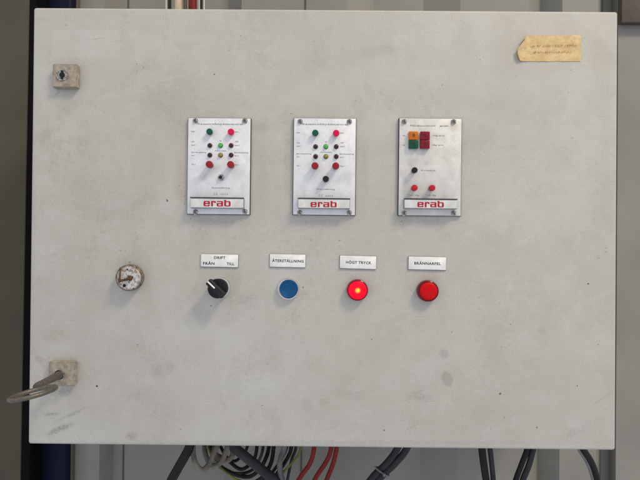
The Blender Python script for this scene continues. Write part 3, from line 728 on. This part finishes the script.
lk = mb.build('round_lock', M_rust, cab, org=(bc[0], 0, bc[1])); lk['label'] = 'rusty round lock escutcheon with a broken lever'
mb = MB(); disc(mb, lc, [(.0160, .0130), (.0160, .0150), (.0150, .0158), (.004, .0160)], n=56); mb.build('lock_face', M_disc, lk)
mb = MB()
hc = at(129.6, 278.2, .019)
mb.lathe((hc.x, 0, hc.z), [(.0036, .014), (.0035, .0180), (.0026, .0195), (.0010, .0195)], n=20, m=0, wob=lambda a, h: 1 + .1 * math.sin(3 * a))
mb.tube([hc, at(125.5, 279.6, .0195), at(121.3, 280.8, .0200), at(118.9, 281.4, .0185)], .0016, n=10, smooth=5)
q0, q1 = at(120.4, 267.5, .020), at(119.2, 281.5, .021)
mb.tube([q0, (q0 + q1) / 2 + Vector((.0004, 0, 0)), q1], .00115, n=8, smooth=4)
mb.build('broken_lever', plain('lever_rust', (.13, .068, .035), .7, .2, var=.4, scale=400, dirt=(.06, .032, .018), bump=.5, bscale=700), lk)
mb = MB()
c = xz(124.2, 285.6, .0165); disc(mb, c, [(.0022, .0155), (.0022, .0163)], n=20); c = xz(127.2, 269.4, .0165); disc(mb, c, [(.0010, .0155), (.0010, .0163)], n=16)
c = xz(133.4, 288.6, .0165); disc(mb, c, [(.0008, .0155), (.0008, .0163)], n=12)
mb.build('screw_hole', M_dark, lk)

# corner latches
def latch(x0, y0, x1, y1, cx, cy, lab, HL=.0088, insert=True):
    a_, b_ = xz(x0, y0, HL), xz(x1, y1, HL); c = ((a_[0] + b_[0]) / 2, (a_[1] + b_[1]) / 2); w_, h_ = b_[0] - a_[0], a_[1] - b_[1]
    mb = MB(); bm = bmesh.new(); bmesh.ops.create_cube(bm, size=1)
    for v in bm.verts:
        fl = 1.0
        v.co = Vector((c[0] + v.co.x * w_ * fl, -HL / 2 + v.co.y * HL, c[1] + v.co.z * h_ * fl))
    bmesh.ops.bevel(bm, geom=list(bm.edges), offset=.0009, segments=2, affect='EDGES'); mb.bmadd(bm)
    o = mb.build('corner_latch', M_tan, cab, org=(c[0], 0, c[1])); o['label'] = lab
    k_ = xz(cx, cy, HL)
    mb = MB(); disc(mb, k_, [(.0082, HL - .002), (.0082, HL + .0008), (.0072, HL + .0012), (.0064, HL + .0008), (.0062, HL - .001)], n=40); mb.build('latch_ring', M_screw, o)
    mb = MB(); disc(mb, k_, [(.0064, HL - .003), (.0064, HL + .0003)], n=40); mb.build('latch_recess', M_screw if insert else M_dark, o)
    if insert:
        mb = MB(); disc(mb, k_, [(.0036, HL - .002), (.0036, HL + .0009), (.0030, HL + .0012)], n=24)
        mb.box((k_[0], -HL - .0004, k_[1]), (.0032, .0014, .0118), .0004, 1); mb.build('double_bit_pin', M_dark, o)
    return o
latch(52.6, 63.8, 76.6, 87.4, 62.2, 75.0, 'upper aged beige square latch with an empty key hole')
latch(48.6, 362.0, 73.9, 386.0, 58.8, 375.0, 'lower aged beige square latch holding the key', insert=False)

# key of bent rod standing in the lower latch
kc = xz(58.8, 375.2, .012)
key = empty('cabinet_key', (kc[0], -.012, kc[1])); tag(key, 'brown steel double-bit key with a bent rod loop, in the lower left latch', 'key')
mb = MB()
mb.lathe((kc[0], 0, kc[1]), [(.0054, .009), (.0052, .030), (.0048, .0320), (.0045, .062), (.0034, .0665)], n=28, wob=None)
mb.build('shaft', M_keym, key)
mb = MB(); ring = []
for k in range(28):
    a_ = 2 * math.pi * k / 28
    ca, sa = math.cos(a_), math.sin(a_)
    rx, rh = .0212, .0215
    xx = kc[0] + .0080 + rx * ca; hh = .0850 + rh * sa - .006 * ca
    # open oval bow, both ends run into the shaft
    ring.append(Vector((xx, -hh, kc[1] - .0022 + .0034 * ca)))
mb.tube(ring, .0029, n=12, smooth=2, closed=True); mb.build('bow', M_keym, key, ang=70)

# ------------------------------------------------------------------ aged paper sticker with curled left end
m, t, b = newmat('yellowed_paper'); g = G(t)
col = g.mix(g.rng(g.noise(70, 7, .75), .32, .68), (.58, .39, .17), (.74, .57, .31))
col = g.mix(g.rng(g.noise(28, 4, .6), .56, .72, 0, .55), col, (.80, .68, .47)); col = g.mix(g.rng(g.noise(150, 4, .7), .56, .7, 0, .4), col, (.40, .25, .11))
g.link(col, b.inputs['Base Color']); b.inputs['Roughness'].default_value = .6; b.inputs['Specular IOR Level'].default_value = .3
bp = t.nodes.new('ShaderNodeBump'); bp.inputs['Strength'].default_value = .8; bp.inputs['Distance'].default_value = .0012
g.link(g.noise(55, 5, .6, sc3=(1, 1, 2.6), dist=.5), bp.inputs['Height']); g.link(bp.outputs[0], b.inputs['Normal'])
M_paper = m
TL, TR, BR, BL = xz(523.5, 35.6), xz(581.0, 35.2), xz(580.6, 61.4), xz(518.5, 61.4)
NX, NZ = 40, 14; vs = []; fs = []
for j in range(NZ + 1):
    v = j / NZ
    for i in range(NX + 1):
        u = i / NX
        xl = BL[0] + (TL[0] - BL[0]) * v; xr = BR[0] + (TR[0] - BR[0]) * v
        zl = BL[1] + (TL[1] - BL[1]) * v; zr = BR[1] + (TR[1] - BR[1]) * v
        x = xl + (xr - xl) * u; z = zl + (zr - zl) * u
        # left end lifts off and curls outward
        cw = .015 * (0.50 + .5 * math.sin(math.pi * min(1, v * 1.15)) ** 1)
        s_ = max(0, (xl + cw - x) / cw)
        lift = .0048 * s_ ** 1.7 * (0.45 + .9 * v)
        x -= .0062 * s_ ** 2 * math.sin(math.pi * min(v * 1.25, 1)) - .001 * s_
        z += (-.0012 * s_ ** 2 * (1 if v > .5 else -.3)) + (.00012 * math.sin(u * 31 + 2) if j in (0, NZ) else 0)
        wr = .00014 * (1 + math.sin(u * 19 + v * 5)) + .00010 * (1 + math.sin(v * 13 + u * 7))
        vs.append((x, -.00035 - wr - lift, z))
b0 = len(vs); vs += [(x, y + .00016, z) for x, y, z in vs]
W_ = NX + 1
for j in range(NZ):
    for i in range(NX):
        a_ = j * W_ + i
        fs.append((a_, a_ + 1, a_ + W_ + 1, a_ + W_)); fs.append((b0 + a_, b0 + a_ + W_, b0 + a_ + W_ + 1, b0 + a_ + 1))
for i in range(NX): fs += [(i, b0 + i, b0 + i + 1, i + 1), (NZ * W_ + i, NZ * W_ + i + 1, b0 + NZ * W_ + i + 1, b0 + NZ * W_ + i)]
for j in range(NZ): fs += [(j * W_, (j + 1) * W_, b0 + (j + 1) * W_, b0 + j * W_), (j * W_ + NX, b0 + j * W_ + NX, b0 + (j + 1) * W_ + NX, (j + 1) * W_ + NX)]
mb = MB(); mb.add(vs, fs)
st = mb.build('paper_sticker', M_paper, cab, ang=60); st['label'] = 'yellowed paper sticker with a curled left end and faded writing'
# faded handwriting: two lines of broken loops
mb = MB(); rnd = random.Random(5)
for (xa, xb, yy, dens) in ((525.5, 576, 46.2, 1.55), (534, 570, 52.2, 1.4)):
    x = xa
    while x < xb:
        wl = rnd.uniform(1.0, 1.7); hh = rnd.uniform(.7, 1.35)
        P = []
        for k in range(5):
            u = k / 4
            P.append(at(x + wl * u + rnd.uniform(-.2, .2), yy - (x - xa) * .02 + hh * math.sin(u * 6.3 + rnd.uniform(0, 6.28)), .0011))
        mb.tube(P, .00015, n=5, smooth=3)
        x += wl + (rnd.uniform(.9, 1.6) if rnd.random() < .18 else .2)
mb.build('faded_writing', plain('faded_brown_ink', (.45, .26, .13), .7, var=.3, scale=900, dirt=(.62, .44, .22)), st)
